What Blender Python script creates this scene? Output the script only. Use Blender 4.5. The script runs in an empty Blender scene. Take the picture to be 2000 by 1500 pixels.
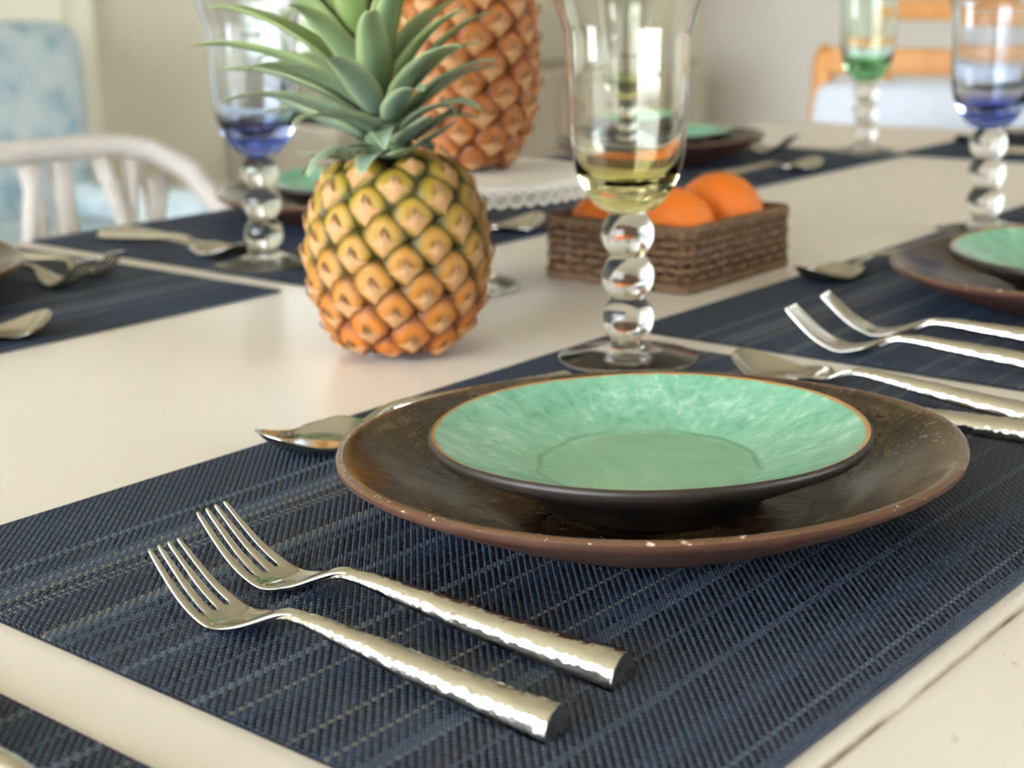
import bpy, bmesh, math, random
import numpy as np
from mathutils import Matrix, Vector

random.seed(7); rng = np.random.default_rng(7)
PI = math.pi
S = bpy.context.scene
COL = S.collection
T = 0.75            # height of the table top; camera stands at the origin of X/Y

# ------------------------------------------------------------------ camera
F_PX = 2983.5
PITCH = math.radians(14.828); AZ = math.radians(40.02); ROLL = 0.0201
cp, sp, cr, sr = math.cos(PITCH), math.sin(PITCH), math.cos(ROLL), math.sin(ROLL)
def rfu(r, f, u):     # right / forward / up  ->  world X, Y, Z
    return Vector((r*math.sin(AZ)+f*math.cos(AZ), -r*math.cos(AZ)+f*math.sin(AZ), u))
right, upv, back = rfu(cr, -sp*sr, -cp*sr), rfu(sr, sp*cr, cp*cr), rfu(0, -cp, sp)
cam = bpy.data.cameras.new('camera'); cam_o = bpy.data.objects.new('camera', cam); COL.objects.link(cam_o)
m = Matrix.Identity(4)
for i in range(3):
    m[i][0], m[i][1], m[i][2] = right[i], upv[i], back[i]
m.translation = Vector((0, 0, T+0.205))
cam_o.matrix_world = m
cam.sensor_width = 36; cam.lens = F_PX/2000*36; cam.clip_start = 0.02
cam.dof.use_dof = True; cam.dof.focus_distance = 0.545; cam.dof.aperture_fstop = cam.lens/4.6
S.camera = cam_o

# ------------------------------------------------------------------ world, window light, exposure
W = bpy.data.worlds.new('sky'); S.world = W; W.use_nodes = True
W.node_tree.nodes['Background'].inputs[0].default_value = (0.85, 0.93, 1.0, 1)
W.node_tree.nodes['Background'].inputs[1].default_value = 8.9
S.view_settings.view_transform = 'Standard'; S.view_settings.look = 'None'
S.view_settings.exposure = 1.0; S.view_settings.gamma = 1.0; S.view_settings.use_curve_mapping = False
RX0, RX1, RY0, RY1, RH = -2.6, 4.6, -2.4, 2.95, 2.6
WIN = {  # window openings: (axis wall, along0, along1, z0, z1)
    'left': (-0.6, 2.75, 0.35, 2.35),
    'back': (2.50, 2.86, 0.74, 2.1),
    'front': (1.2, 2.5, 0.95, 2.2),  # unseen opening, added to fill the dark right side with light
}
def portal(name, loc, rot, sx, sy):
    l = bpy.data.lights.new(name, 'AREA'); l.shape = 'RECTANGLE'; l.size = sx; l.size_y = sy
    l.cycles.is_portal = True
    o = bpy.data.objects.new(name, l); COL.objects.link(o); o.location = loc; o.rotation_euler = rot
a0, a1, z0, z1 = WIN['left'];  portal('window_daylight', (RX0-0.02, (a0+a1)/2, (z0+z1)/2), (0, -PI/2, 0), z1-z0, a1-a0)
a0, a1, z0, z1 = WIN['back'];  portal('window_daylight', ((a0+a1)/2, RY1+0.02, (z0+z1)/2), (-PI/2, 0, 0), a1-a0, z1-z0)
a0, a1, z0, z1 = WIN['front']; portal('window_daylight', ((a0+a1)/2, RY0-0.02, (z0+z1)/2), (PI/2, 0, 0), a1-a0, z1-z0)  # portal of the added fill opening

# ------------------------------------------------------------------ materials
def srgb(r, g, b):
    f = lambda c: (c/255/12.92) if c/255 <= 0.04045 else ((c/255+0.055)/1.055)**2.4
    return (f(r), f(g), f(b), 1)
class NT:
    def __init__(s, name):
        s.m = bpy.data.materials.new(name); s.m.use_nodes = True
        s.n = s.m.node_tree.nodes; s.l = s.m.node_tree.links
        s.b = s.n['Principled BSDF']
    def node(s, t, **kw):
        n = s.n.new(t)
        for k, v in kw.items():
            if k.startswith('i_'): n.inputs[k[2:]].default_value = v
            else: setattr(n, k, v)
        return n
    def link(s, a, b): s.l.new(a, b)
    def coord(s, which='Object'): return s.node('ShaderNodeTexCoord').outputs[which]
    def noise(s, scale, detail=3, vec=None, rough=0.55, dist=0.0):
        n = s.node('ShaderNodeTexNoise'); n.inputs['Scale'].default_value = scale
        n.inputs['Detail'].default_value = detail; n.inputs['Roughness'].default_value = rough; n.inputs['Distortion'].default_value = dist
        s.link(vec if vec is not None else s.coord(), n.inputs['Vector']); return n.outputs['Fac']
    def ramp(s, fac, stops, interp='LINEAR'):
        n = s.node('ShaderNodeValToRGB'); e = n.color_ramp.elements; n.color_ramp.interpolation = interp
        while len(e) < len(stops): e.new(0.5)
        for k, (p, c) in enumerate(stops): e[k].position = p; e[k].color = c
        s.link(fac, n.inputs[0]); return n.outputs[0]
    def mix(s, fac, a, b, mode='MIX'):
        n = s.node('ShaderNodeMix', data_type='RGBA', blend_type=mode)
        for k, v in ((0, fac), (6, a), (7, b)):
            if hasattr(v, 'is_output'): s.link(v, n.inputs[k])
            else: n.inputs[k].default_value = v
        return n.outputs[2]
    def math(s, op, a, b=None):
        n = s.node('ShaderNodeMath', operation=op)
        for k, v in ((0, a), (1, b)):
            if v is None: continue
            if hasattr(v, 'is_output'): s.link(v, n.inputs[k])
            else: n.inputs[k].default_value = v
        return n.outputs[0]
    def sep(s, vec):
        n = s.node('ShaderNodeSeparateXYZ'); s.link(vec, n.inputs[0]); return n.outputs
    def scalevec(s, vec, sc):
        n = s.node('ShaderNodeMapping'); n.inputs['Scale'].default_value = sc; s.link(vec, n.inputs[0]); return n.outputs[0]
    def bump(s, h, strength=0.3, dist=0.001):
        n = s.node('ShaderNodeBump'); n.inputs['Strength'].default_value = strength; n.inputs['Distance'].default_value = dist
        s.link(h, n.inputs['Height']); s.link(n.outputs[0], s.b.inputs['Normal'])
    def set(s, **kw):
        names = dict(color='Base Color', rough='Roughness', metal='Metallic', trans='Transmission Weight', ior='IOR', spec='Specular IOR Level', coat='Coat Weight', sheen='Sheen Weight', sub='Subsurface Weight')
        for k, v in kw.items():
            i = s.b.inputs[names[k]]
            if hasattr(v, 'is_output'): s.link(v, i)
            else: i.default_value = v
        return s
MAT = {}
def plain(name, col, rough=0.5, vary=0.06, scale=30, **kw):
    n = NT(name); f = n.noise(scale)
    d = tuple(c*(1-vary) for c in col[:3])+(1,); u = tuple(min(1, c*(1+vary)) for c in col[:3])+(1,)
    n.set(color=n.ramp(f, [(0.3, d), (0.7, u)]), rough=rough, **kw); MAT[name] = n.m; return n
plain('wall_taupe', srgb(218, 210, 189), 0.8, 0.02, 3)
plain('wall_grey', srgb(222, 215, 205), 0.8, 0.02, 3)
plain('ceiling_white', srgb(236, 228, 212), 0.9, 0.01, 3)
plain('cream_paint', srgb(238, 234, 214), 0.5, 0.02, 8)
plain('white_paint', srgb(240, 238, 230), 0.45, 0.02, 8)
plain('beige_cabinet', srgb(178, 166, 146), 0.5, 0.03, 8)
plain('dark_wood', srgb(30, 24, 20), 0.4, 0.2, 20)
plain('grey_ceramic', srgb(170, 172, 160), 0.35, 0.04, 20)
plain('leaf_green', srgb(120, 160, 50), 0.45, 0.2, 25)
plain('white_rattan', srgb(206, 198, 191), 0.45, 0.05, 60)
plain('white_cloth', srgb(206, 212, 226), 0.85, 0.02, 40)
plain('frame_white', srgb(235, 233, 226), 0.5, 0.02, 10)
plain('ground_green', srgb(120, 124, 100), 0.9, 0.1, 2)
n = NT('floor_tile'); v = n.noise(2.5, 4); n.set(color=n.ramp(v, [(0.3, srgb(190, 174, 152)), (0.7, srgb(208, 194, 174))]), rough=0.35); MAT['floor_tile'] = n.m
# table paint: cream lacquer, worn where the groove and edge are rubbed through
n = NT('table_paint'); co = n.coord(); xyz = n.sep(co)
base = n.ramp(n.noise(6, 3), [(0.3, srgb(228, 217, 205)), (0.7, srgb(232, 222, 210))])
yy = xyz[1]
g = n.math('SUBTRACT', 1.0, n.math('MINIMUM', 1.0, n.math('MULTIPLY', n.math('ABSOLUTE', n.math('SUBTRACT', yy, 0.1748)), 700.0)))
wn = n.noise(35, 5, n.scalevec(co, (0.6, 2.5, 2.5)), 0.65)
wear = n.math('MULTIPLY', g, n.ramp(wn, [(0.38, (0.12,)*3+(1,)), (0.6, (1,)*3+(1,))]))
c1 = n.mix(wear, base, srgb(120, 92, 66))
edge = n.math('MULTIPLY', n.math('LESS_THAN', yy, 0.171), n.ramp(n.noise(150, 4, n.scalevec(co, (0.7, 1.4, 1.4)), 0.6), [(0.60, (0, 0, 0, 1)), (0.68, (1, 1, 1, 1))]))
edge = n.math('MULTIPLY', edge, n.ramp(n.noise(22, 2), [(0.5, (0, 0, 0, 1)), (0.60, (0.7,)*3+(1,))]))
n.set(color=n.mix(edge, c1, srgb(128, 112, 98)), rough=0.32); MAT['table_paint'] = n.m
# woven vinyl yarns, coloured per yarn
n = NT('yarn'); a = n.node('ShaderNodeAttribute', attribute_name='Col')
n.set(color=n.mix(0.12, a.outputs['Color'], n.ramp(n.noise(900, 2), [(0.3, (0.0, 0.0, 0.0, 1)), (0.7, (0.12, 0.14, 0.18, 1))])), rough=0.42, spec=0.45); MAT['yarn'] = n.m
plain('mat_backing', srgb(10, 13, 22), 0.8, 0.1, 200)
plain('mat_selvedge', srgb(46, 60, 84), 0.5, 0.08, 300)
# steel
n = NT('steel_polished'); n.set(color=(0.57, 0.54, 0.495, 1), metal=1.0, rough=n.ramp(n.noise(120, 2), [(0.3, (0.07,)*3+(1,)), (0.7, (0.13,)*3+(1,))])); MAT['steel_polished'] = n.m
n = NT('steel_hammered'); vo = n.node('ShaderNodeTexVoronoi', feature='F1'); vo.inputs['Scale'].default_value = 420; n.link(n.coord(), vo.inputs['Vector'])
n.set(color=(0.57, 0.54, 0.495, 1), metal=1.0, rough=0.16); n.bump(vo.outputs['Distance'], 0.35, 0.0004); MAT['steel_hammered'] = n.m
# green glaze
def radial(n):
    x = n.sep(n.coord()); return n.math('SQRT', n.math('ADD', n.math('MULTIPLY', x[0], x[0]), n.math('MULTIPLY', x[1], x[1]))), x
n = NT('green_glaze'); r, x = radial(n)
ang = n.math('ARCTAN2', x[1], x[0])
cmb = n.node('ShaderNodeCombineXYZ'); n.link(n.math('MULTIPLY', n.math('COSINE', ang), 3.2), cmb.inputs[0]); n.link(n.math('MULTIPLY', n.math('SINE', ang), 3.2), cmb.inputs[1]); n.link(n.math('MULTIPLY', r, 30.0), cmb.inputs[2])
streak = n.noise(3.2, 5, cmb.outputs[0], 0.6, 0.6)
cloud = n.noise(26, 5, None, 0.6, 1.2)
fine = n.noise(260, 3)
f = n.math('ADD', n.math('ADD', n.math('ADD', n.math('MULTIPLY', n.math('MULTIPLY', n.math('SUBTRACT', streak, 0.5), n.ramp(r, [(0.030, (0, 0, 0, 1)), (0.060, (1, 1, 1, 1))])), 0.5), 0.225), n.math('MULTIPLY', cloud, 0.42)), n.math('MULTIPLY', fine, 0.13))
col = n.ramp(f, [(0.36, srgb(82, 146, 117)), (0.46, srgb(112, 172, 142)), (0.55, srgb(130, 185, 157)), (0.66, srgb(172, 212, 190))])
wob = n.math('ADD', r, n.math('MULTIPLY', n.math('SUBTRACT', n.noise(30, 2), 0.5), 0.012))
ring = n.math('SUBTRACT', 1.0, n.math('MINIMUM', 1.0, n.math('MULTIPLY', n.math('ABSOLUTE', n.math('SUBTRACT', wob, 0.0435)), 520.0)))
ring = n.math('MULTIPLY', ring, n.ramp(n.noise(17, 2), [(0.40, (0.1,)*3+(1,)), (0.58, (0.9,)*3+(1,))]))
col = n.mix(ring, col, srgb(72, 132, 100))
inner = n.ramp(wob, [(0.036, (0.55,)*3+(1,)), (0.050, (0, 0, 0, 1))])
col = n.mix(inner, col, srgb(136, 182, 146))
rimn = n.math('ADD', r, n.math('MULTIPLY', n.math('SUBTRACT', n.noise(120, 3), 0.5), 0.0022))
rim = n.ramp(n.math('MULTIPLY', n.math('SUBTRACT', rimn, 0.0807), 400), [(0.35, (0, 0, 0, 1)), (0.75, (1, 1, 1, 1))])
col = n.mix(rim, col, srgb(172, 126, 74))
n.set(color=col, rough=0.13, coat=0.3); n.bump(n.noise(60, 3, cmb.outputs[0]), 0.12, 0.0008); MAT['green_glaze'] = n.m
n = plain('stoneware_dark', srgb(44, 36, 31), 0.45, 0.25, 180)
# brown glaze
n = NT('brown_glaze'); r, x = radial(n)
cmb = n.node('ShaderNodeCombineXYZ'); ang = n.math('ARCTAN2', x[1], x[0]); n.link(n.math('MULTIPLY', n.math('COSINE', ang), 1.6), cmb.inputs[0]); n.link(n.math('MULTIPLY', n.math('SINE', ang), 1.6), cmb.inputs[1]); n.link(n.math('MULTIPLY', r, 70.0), cmb.inputs[2])
f = n.math('ADD', n.math('MULTIPLY', n.noise(2.4, 5, cmb.outputs[0], 0.6, 0.4), 0.5), n.math('MULTIPLY', n.noise(24, 5, None, 0.62, 0.8), 0.5))
col = n.ramp(f, [(0.36, srgb(18, 12, 8)), (0.47, srgb(44, 29, 16)), (0.56, srgb(76, 56, 30)), (0.68, srgb(110, 100, 76))])
spk = n.ramp(n.noise(420, 2), [(0.60, (0, 0, 0, 1)), (0.70, (0.5,)*3+(1,))])
col = n.mix(spk, col, srgb(122, 116, 98))
rimn = n.math('ADD', r, n.math('MULTIPLY', n.math('SUBTRACT', n.noise(90, 3), 0.5), 0.003))
rim = n.ramp(n.math('MULTIPLY', n.math('SUBTRACT', rimn, 0.1145), 250), [(0.2, (0, 0, 0, 1)), (0.7, (0.85,)*3+(1,))])
col = n.mix(rim, col, srgb(108, 76, 56))
chip = n.math('MULTIPLY', n.ramp(n.noise(330, 2), [(0.63, (0, 0, 0, 1)), (0.70, (0.8, 0.8, 0.8, 1))]), n.ramp(n.math('MULTIPLY', n.math('SUBTRACT', rimn, 0.1168), 400), [(0.1, (0, 0, 0, 1)), (0.5, (1, 1, 1, 1))]))
col = n.mix(chip, col, srgb(214, 200, 180))
n.set(color=col, rough=n.ramp(n.noise(40, 4), [(0.35, (0.10,)*3+(1,)), (0.65, (0.28,)*3+(1,))])); n.bump(n.noise(70, 4), 0.35, 0.0012); MAT['brown_glaze'] = n.m
plain('brown_clay', srgb(84, 54, 42), 0.55, 0.2, 150)
# glass
def glass(name, stops, ior=1.47):
    n = NT(name); z = n.sep(n.coord())[2]
    n.set(color=n.ramp(n.math('MULTIPLY', z, 4.0), [(p*4, c) for p, c in stops]), rough=0.0, trans=1.0, ior=ior); MAT[name] = n.m
clear = (0.985, 0.99, 0.985, 1)
glass('glass_clear', [(0.0, clear), (0.2, clear)])
glass('glass_yellow', [(0.080, (0.97, 0.94, 0.44, 1)), (0.100, (0.98, 0.95, 0.54, 1)), (0.116, (0.99, 0.985, 0.92, 1)), (0.22, (0.99, 0.99, 0.97, 1))])
glass('glass_blue', [(0.080, (0.05, 0.09, 0.70, 1)), (0.094, (0.14, 0.22, 0.84, 1)), (0.107, (0.84, 0.88, 0.97, 1)), (0.22, (0.96, 0.97, 0.99, 1))])
glass('glass_green', [(0.080, (0.14, 0.56, 0.24, 1)), (0.096, (0.26, 0.68, 0.32, 1)), (0.112, (0.88, 0.96, 0.88, 1)), (0.22, (0.96, 0.985, 0.95, 1))])
# fruit
n = NT('orange_peel'); n.set(color=n.ramp(n.noise(40, 3), [(0.3, srgb(236, 112, 16)), (0.7, srgb(246, 132, 22))]), rough=0.38, sub=0.05); n.bump(n.noise(700, 2), 0.35, 0.0006); MAT['orange_peel'] = n.m
plain('orange_stem', srgb(110, 124, 60), 0.7, 0.2, 200)
def eye_material(name):
    n = NT(name); oi = n.node('ShaderNodeObjectInfo'); a = n.node('ShaderNodeAttribute', attribute_name='Col')
    s3 = n.sep(a.outputs['Color'])     # R: rim amount, G: tan centre, B: brown tip
    col = oi.outputs['Color']
    col = n.mix(n.math('MULTIPLY', s3[0], 0.97), col, n.mix(oi.outputs['Alpha'], srgb(116, 52, 10), srgb(44, 60, 14)))
    col = n.mix(n.math('MULTIPLY', s3[1], 0.62), col, srgb(204, 158, 100))
    col = n.mix(s3[2], col, srgb(120, 82, 62))
    col = n.mix(n.ramp(n.noise(260, 3), [(0.45, (0, 0, 0, 1)), (0.75, (0.35,)*3+(1,))]), col, srgb(196, 130, 66))
    n.set(color=col, rough=0.42); n.bump(n.noise(450, 3), 0.25, 0.0008); MAT[name] = n.m
eye_material('pineapple_eye')
n = NT('pineapple_bract'); a = n.node('ShaderNodeAttribute', attribute_name='Col'); 
n.set(color=n.ramp(a.outputs['Fac'], [(0.0, srgb(188, 136, 82)), (0.5, srgb(198, 152, 106)), (1.0, srgb(112, 74, 54))]), rough=0.7); MAT['pineapple_bract'] = n.m
n = NT('pineapple_core'); n.set(color=n.ramp(n.math('MULTIPLY', n.sep(n.coord())[2], 8.0), [(0.15, srgb(110, 54, 14)), (0.55, srgb(62, 66, 20))]), rough=0.7); MAT['pineapple_core'] = n.m
n = NT('pineapple_leaf'); a = n.node('ShaderNodeAttribute', attribute_name='Col'); oi = n.node('ShaderNodeObjectInfo')
st = n.noise(300, 3, n.scalevec(n.coord(), (1.0, 0.06, 1.0)))
col = n.mix(n.ramp(st, [(0.35, (0.0,)*3+(1,)), (0.7, (0.45,)*3+(1,))]), oi.outputs['Color'], srgb(150, 170, 130))
col = n.mix(n.math('MULTIPLY', a.outputs['Fac'], 0.75), col, srgb(176, 180, 120))
n.set(color=col, rough=0.5); MAT['pineapple_leaf'] = n.m
plain('wicker', srgb(112, 82, 54), 0.6, 0.35, 120)
plain('wicker_dark', srgb(86, 62, 40), 0.6, 0.35, 120)
n = NT('lace'); n.set(color=n.ramp(n.noise(400, 2), [(0.3, srgb(214, 206, 196)), (0.7, srgb(236, 230, 222))]), rough=0.9); MAT['lace'] = n.m
n = NT('honey_wood'); n.set(color=n.ramp(n.noise(12, 4, n.scalevec(n.coord(), (1, 1, 0.2))), [(0.3, srgb(196, 132, 62)), (0.7, srgb(216, 154, 84))]), rough=0.4); MAT['honey_wood'] = n.m
n = NT('blue_floral'); v = n.node('ShaderNodeTexVoronoi', feature='SMOOTH_F1'); v.inputs['Scale'].default_value = 14; n.link(n.coord(), v.inputs['Vector'])
n.set(color=n.mix(n.ramp(n.noise(30, 3), [(0.42, (0,)*3+(1,)), (0.62, (1,)*3+(1,))]), n.ramp(v.outputs['Distance'], [(0.25, srgb(146, 174, 186)), (0.5, srgb(202, 210, 212))]), srgb(190, 204, 208)), rough=0.9); MAT['blue_floral'] = n.m
n = NT('pane_glass'); n.set(color=(1, 1, 1, 1), rough=0.0, trans=1.0, ior=1.02); MAT['pane_glass'] = n.m

# ------------------------------------------------------------------ helpers
def mesh(name, v, f, mat, smooth=True, col=None):
    me = bpy.data.meshes.new(name); me.from_pydata([tuple(map(float, p)) for p in v], [], [tuple(map(int, q)) for q in f])
    me.materials.append(MAT[mat] if isinstance(mat, str) else mat)
    if smooth: me.polygons.foreach_set('use_smooth', [True]*len(me.polygons))
    if col is not None:
        a = me.color_attributes.new('Col', 'FLOAT_COLOR', 'POINT'); a.data.foreach_set('color', np.asarray(col, dtype=np.float32).ravel())
    me.update(); return me
def obj(name, me, parent=None, loc=(0, 0, 0), rot=(0, 0, 0), scale=(1, 1, 1)):
    o = bpy.data.objects.new(name, me); COL.objects.link(o)
    o.location = loc; o.rotation_euler = rot; o.scale = scale
    if parent: o.parent = parent
    return o
def tag(o, label, cat, group=None):
    o['label'] = label; o['category'] = cat
    if group: o['group'] = group
    return o
def thing(name, label, cat, loc, rotz=0.0, group=None):
    o = bpy.data.objects.new(name, None); COL.objects.link(o); o.empty_display_size = 0.05
    o.location = loc; o.rotation_euler = (0, 0, rotz); return tag(o, label, cat, group)
def struct(o): o['kind'] = 'structure'; return o
def bake(me, *mods):
    """apply modifiers to a mesh and return the result"""
    o = bpy.data.objects.new('tmp', me); COL.objects.link(o)
    for t, kw in mods:
        md = o.modifiers.new(t, t)
        for k, v in kw.items(): setattr(md, k, v)
    dg = bpy.context.evaluated_depsgraph_get(); dg.update()
    r = bpy.data.meshes.new_from_object(o.evaluated_get(dg)); bpy.data.objects.remove(o)
    r.polygons.foreach_set('use_smooth', [True]*len(r.polygons)); return r
def box(x0, x1, y0, y1, z0, z1, mat, bev=0.0, name='box', seg=2):
    bm = bmesh.new(); bmesh.ops.create_cube(bm, size=1)
    for v in bm.verts: v.co = Vector((x0+(v.co.x+.5)*(x1-x0), y0+(v.co.y+.5)*(y1-y0), z0+(v.co.z+.5)*(z1-z0)))
    if bev: bmesh.ops.bevel(bm, geom=bm.edges[:], offset=bev, segments=seg, profile=0.6, affect='EDGES')
    me = bpy.data.meshes.new(name); bm.to_mesh(me); bm.free(); me.materials.append(MAT[mat])
    return me
def lathe(prof, n, mat, name='lathe', rfun=None, zfun=None, col=None):
    """revolve (r, z) points; a point with r == 0 becomes a pole"""
    v, f, rows = [], [], []
    for (r, z) in prof:
        if r <= 1e-9: rows.append([len(v)]); v.append((0, 0, z + (zfun(0, r) if zfun else 0)))
        else:
            row = []
            for k in range(n):
                a = 2*PI*k/n; rr = r*(rfun(a, r) if rfun else 1); zz = z + (zfun(a, r) if zfun else 0)
                row.append(len(v)); v.append((rr*math.cos(a), rr*math.sin(a), zz))
            rows.append(row)
    for A, B in zip(rows, rows[1:]):
        for k in range(n):
            k2 = (k+1) % n
            if len(A) == 1 and len(B) == 1: continue
            if len(A) == 1: f.append((A[0], B[k2], B[k]))
            elif len(B) == 1: f.append((A[k], A[k2], B[0]))
            else: f.append((A[k], A[k2], B[k2], B[k]))
    return mesh(name, v, f, mat)
def tube(path, rad, mat, n=8, name='tube', closed=False):
    P = [Vector(p) for p in path]; v, f = [], []; L = len(P)
    rads = rad if hasattr(rad, '__len__') else [rad]*L
    prev = None
    for i, p in enumerate(P):
        t = (P[(i+1) % L]-P[i-1]) if closed else (P[min(i+1, L-1)]-P[max(i-1, 0)]); t.normalize()
        if prev is None: u = t.orthogonal().normalized()
        else: u = (prev-t*prev.dot(t)).normalized()
        prev = u; w = t.cross(u)
        for k in range(n):
            a = 2*PI*k/n; v.append(p+(u*math.cos(a)+w*math.sin(a))*rads[i])
    for i in range(L if closed else L-1):
        for k in range(n):
            a, b = i*n+k, i*n+(k+1) % n; c, d = ((i+1) % L)*n+(k+1) % n, ((i+1) % L)*n+k
            f.append((a, b, c, d))
    if not closed: f.append(tuple(range(n-1, -1, -1))); f.append(tuple((L-1)*n+k for k in range(n)))
    return mesh(name, v, f, mat)
def interp(x, pts):
    return float(np.interp(x, [p[0] for p in pts], [p[1] for p in pts]))
def smooth_prof(pts, k=6):
    """Catmull-Rom through profile points"""
    P = [np.array(p, float) for p in pts]; out = []
    for i in range(len(P)-1):
        p0, p1, p2, p3 = P[max(i-1, 0)], P[i], P[i+1], P[min(i+2, len(P)-1)]
        for j in range(k):
            t = j/k
            q = 0.5*((2*p1)+(-p0+p2)*t+(2*p0-5*p1+4*p2-p3)*t*t+(-p0+3*p1-3*p2+p3)*t**3)
            out.append((max(q[0], 0), q[1]))
    out.append(tuple(P[-1])); return out

# ------------------------------------------------------------------ room
o = struct(obj('floor', box(RX0-.2, RX1+.2, RY0-.2, RY1+.2, -0.1, 0, 'floor_tile')))
o = struct(obj('ceiling', box(RX0-.2, RX1+.2, RY0-.2, RY1+.2, RH, RH+.1, 'ceiling_white')))
def wall(name, axis, pos, thick, lo, hi, win, mat):
    """a wall with one opening, as one mesh of boxes"""
    bm = bmesh.new()
    def add(a0, a1, z0, z1):
        r = bmesh.ops.create_cube(bm, size=1)
        for v in r['verts']:
            a = a0+(v.co.x+.5)*(a1-a0); t = min(pos, pos+thick)+(v.co.y+.5)*abs(thick); z = z0+(v.co.z+.5)*(z1-z0)
            v.co = Vector((a, t, z)) if axis == 'x' else Vector((t, a, z))
    if win:
        a0, a1, z0, z1 = win
        add(lo, a0, 0, RH); add(a1, hi, 0, RH); add(a0, a1, 0, z0); add(a0, a1, z1, RH)
    else: add(lo, hi, 0, RH)
    bmesh.ops.recalc_face_normals(bm, faces=bm.faces[:])
    me = bpy.data.meshes.new(name); bm.to_mesh(me); bm.free(); me.materials.append(MAT[mat]); return struct(obj(name, me))
wall('wall_left', 'y', RX0, -0.15, RY0-.2, RY1+.2, WIN['left'], 'wall_taupe')
wall('wall_back', 'x', RY1, 0.15, RX0, RX1, WIN['back'], 'wall_taupe')
wall('wall_front', 'x', RY0, -0.15, RX0, RX1, WIN['front'], 'wall_taupe')
wall('wall_right', 'y', RX1, 0.15, RY0-.2, RY1+.2, None, 'wall_grey')
def window(name, axis, pos, win, nm):
    a0, a1, z0, z1 = win; c = 0.05
    w = bpy.data.objects.new(name, None); COL.objects.link(w); w['kind'] = 'structure'
    def b(n_, p0, p1, q0, q1, mat='frame_white', th=0.03):
        if axis == 'x': obj(n_, box(p0, p1, pos-th, pos+th, q0, q1, mat), w)
        else: obj(n_, box(pos-th, pos+th, p0, p1, q0, q1, mat), w)
    b('frame', a0, a0+c, z0, z1); b('frame', a1-c, a1, z0, z1); b('frame', a0+c, a1-c, z0, z0+c); b('frame', a0+c, a1-c, z1-c, z1)
    for k in range(1, nm):
        x = a0+(a1-a0)*k/nm; b('mullion', x-.025, x+.025, z0+c, z1-c)
    for k in range(nm):
        b('pane', a0+(a1-a0)*k/nm+.03, a0+(a1-a0)*(k+1)/nm-.03, z0+c, z1-c, 'pane_glass', 0.003)
window('window_1', 'y', RX0-.08, WIN['left'], 4)
window('window_2', 'x', RY1+.08, WIN['back'], 1)
bl = bpy.data.objects.new('window_blind', None); COL.objects.link(bl); bl['kind'] = 'thing'; bl.location = (2.68, RY1+.02, .74)
tag(bl, 'white slatted window blind behind the crown of the front pineapple', 'blind')
slat = box(-.175, .175, -.0015, .0015, -.025, .025, 'frame_white')
for k in range(29): obj('slat', slat, bl, (0, 0, .04+k*.046), (-.42, 0, 0))
obj('head_rail', box(-.178, .178, -.02, .02, 1.32, 1.355, 'frame_white', .003), bl)
for x in (-.11, .11): obj('ladder_cord', box(x-.001, x+.001, -.024, -.022, .02, 1.33, 'frame_white'), bl)
window('fill_window', 'x', RY0-.08, WIN['front'], 2)  # unseen window added as fill light from behind the camera
struct(obj('ground', box(-30, 30, -30, 30, -0.45, -0.35, 'ground_green')))
# cream door in the far wall
d = bpy.data.objects.new('door_1', None); COL.objects.link(d); d['kind'] = 'structure'; d.location = (1.60, RY1-.002, 0)
obj('door_leaf', box(0, 0.47, -0.03, 0, 0, 2.1, 'cream_paint', 0.004), d)
for z0, z1 in ((0.15, 0.95), (1.1, 1.95)): obj('door_panel', box(0.08, 0.39, -0.038, -0.03, z0, z1, 'cream_paint', 0.003), d)
obj('door_handle', tube([(0.43, -0.035, 1.02), (0.43, -0.075, 1.02), (0.34, -0.075, 1.02)], 0.009, 'steel_polished'), d)

# ------------------------------------------------------------------ table
TX0, TX1, TY0, TY1 = -0.55, 2.0, 0.141, 1.165
tb = thing('dining_table', 'long cream painted dining table with a grooved rounded edge, set for a meal', 'table', (0, 0, 0))
def table_top():
    # cross-section from the middle outwards: inset from the outer edge, height
    prof = [(0.0385, 0.0), (0.0355, 0.0), (0.0345, -0.0008), (0.0335, -0.0018), (0.0325, -0.0012), (0.031, -0.0010), (0.027, -0.0018), (0.021, -0.0048), (0.014, -0.0105), (0.007, -0.0185), (0.002, -0.0275), (0.0, -0.035), (0.0012, -0.0385), (0.006, -0.040), (0.03, -0.041)]
    cr_ = 0.10; v, f = [], []; rows = []
    for ins, z in prof:
        row = []
        for cx, cy, a0 in ((TX1-cr_, TY1-cr_, 0), (TX0+cr_, TY1-cr_, 90), (TX0+cr_, TY0+cr_, 180), (TX1-cr_, TY0+cr_, 270)):
            for k in range(9):
                a = math.radians(a0+k*90/8); rr = cr_-ins
                row.append(len(v)); v.append((cx+rr*math.cos(a), cy+rr*math.sin(a), T+z))
        rows.append(row)
    n_ = len(rows[0])
    for A, B in zip(rows, rows[1:]):
        for k in range(n_): f.append((A[k], B[k], B[(k+1) % n_], A[(k+1) % n_]))
    f.append(tuple(rows[0])); f.append(tuple(reversed(rows[-1])))
    me = mesh('table_top', v, f, 'table_paint'); me.polygons[-1].use_smooth = False; me.polygons[-2].use_smooth = False
    return me
obj('table_top', table_top(), tb)
for nm, (x0, x1, y0, y1) in (('apron', (TX0+.1, TX1-.1, TY0+.06, TY0+.085)), ('apron', (TX0+.1, TX1-.1, TY1-.085, TY1-.06)), ('apron', (TX0+.075, TX0+.1, TY0+.06, TY1-.06)), ('apron', (TX1-.1, TX1-.075, TY0+.06, TY1-.06))):
    obj(nm, box(x0, x1, y0, y1, T-.14, T-.039, 'table_paint', 0.003), tb)
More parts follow.
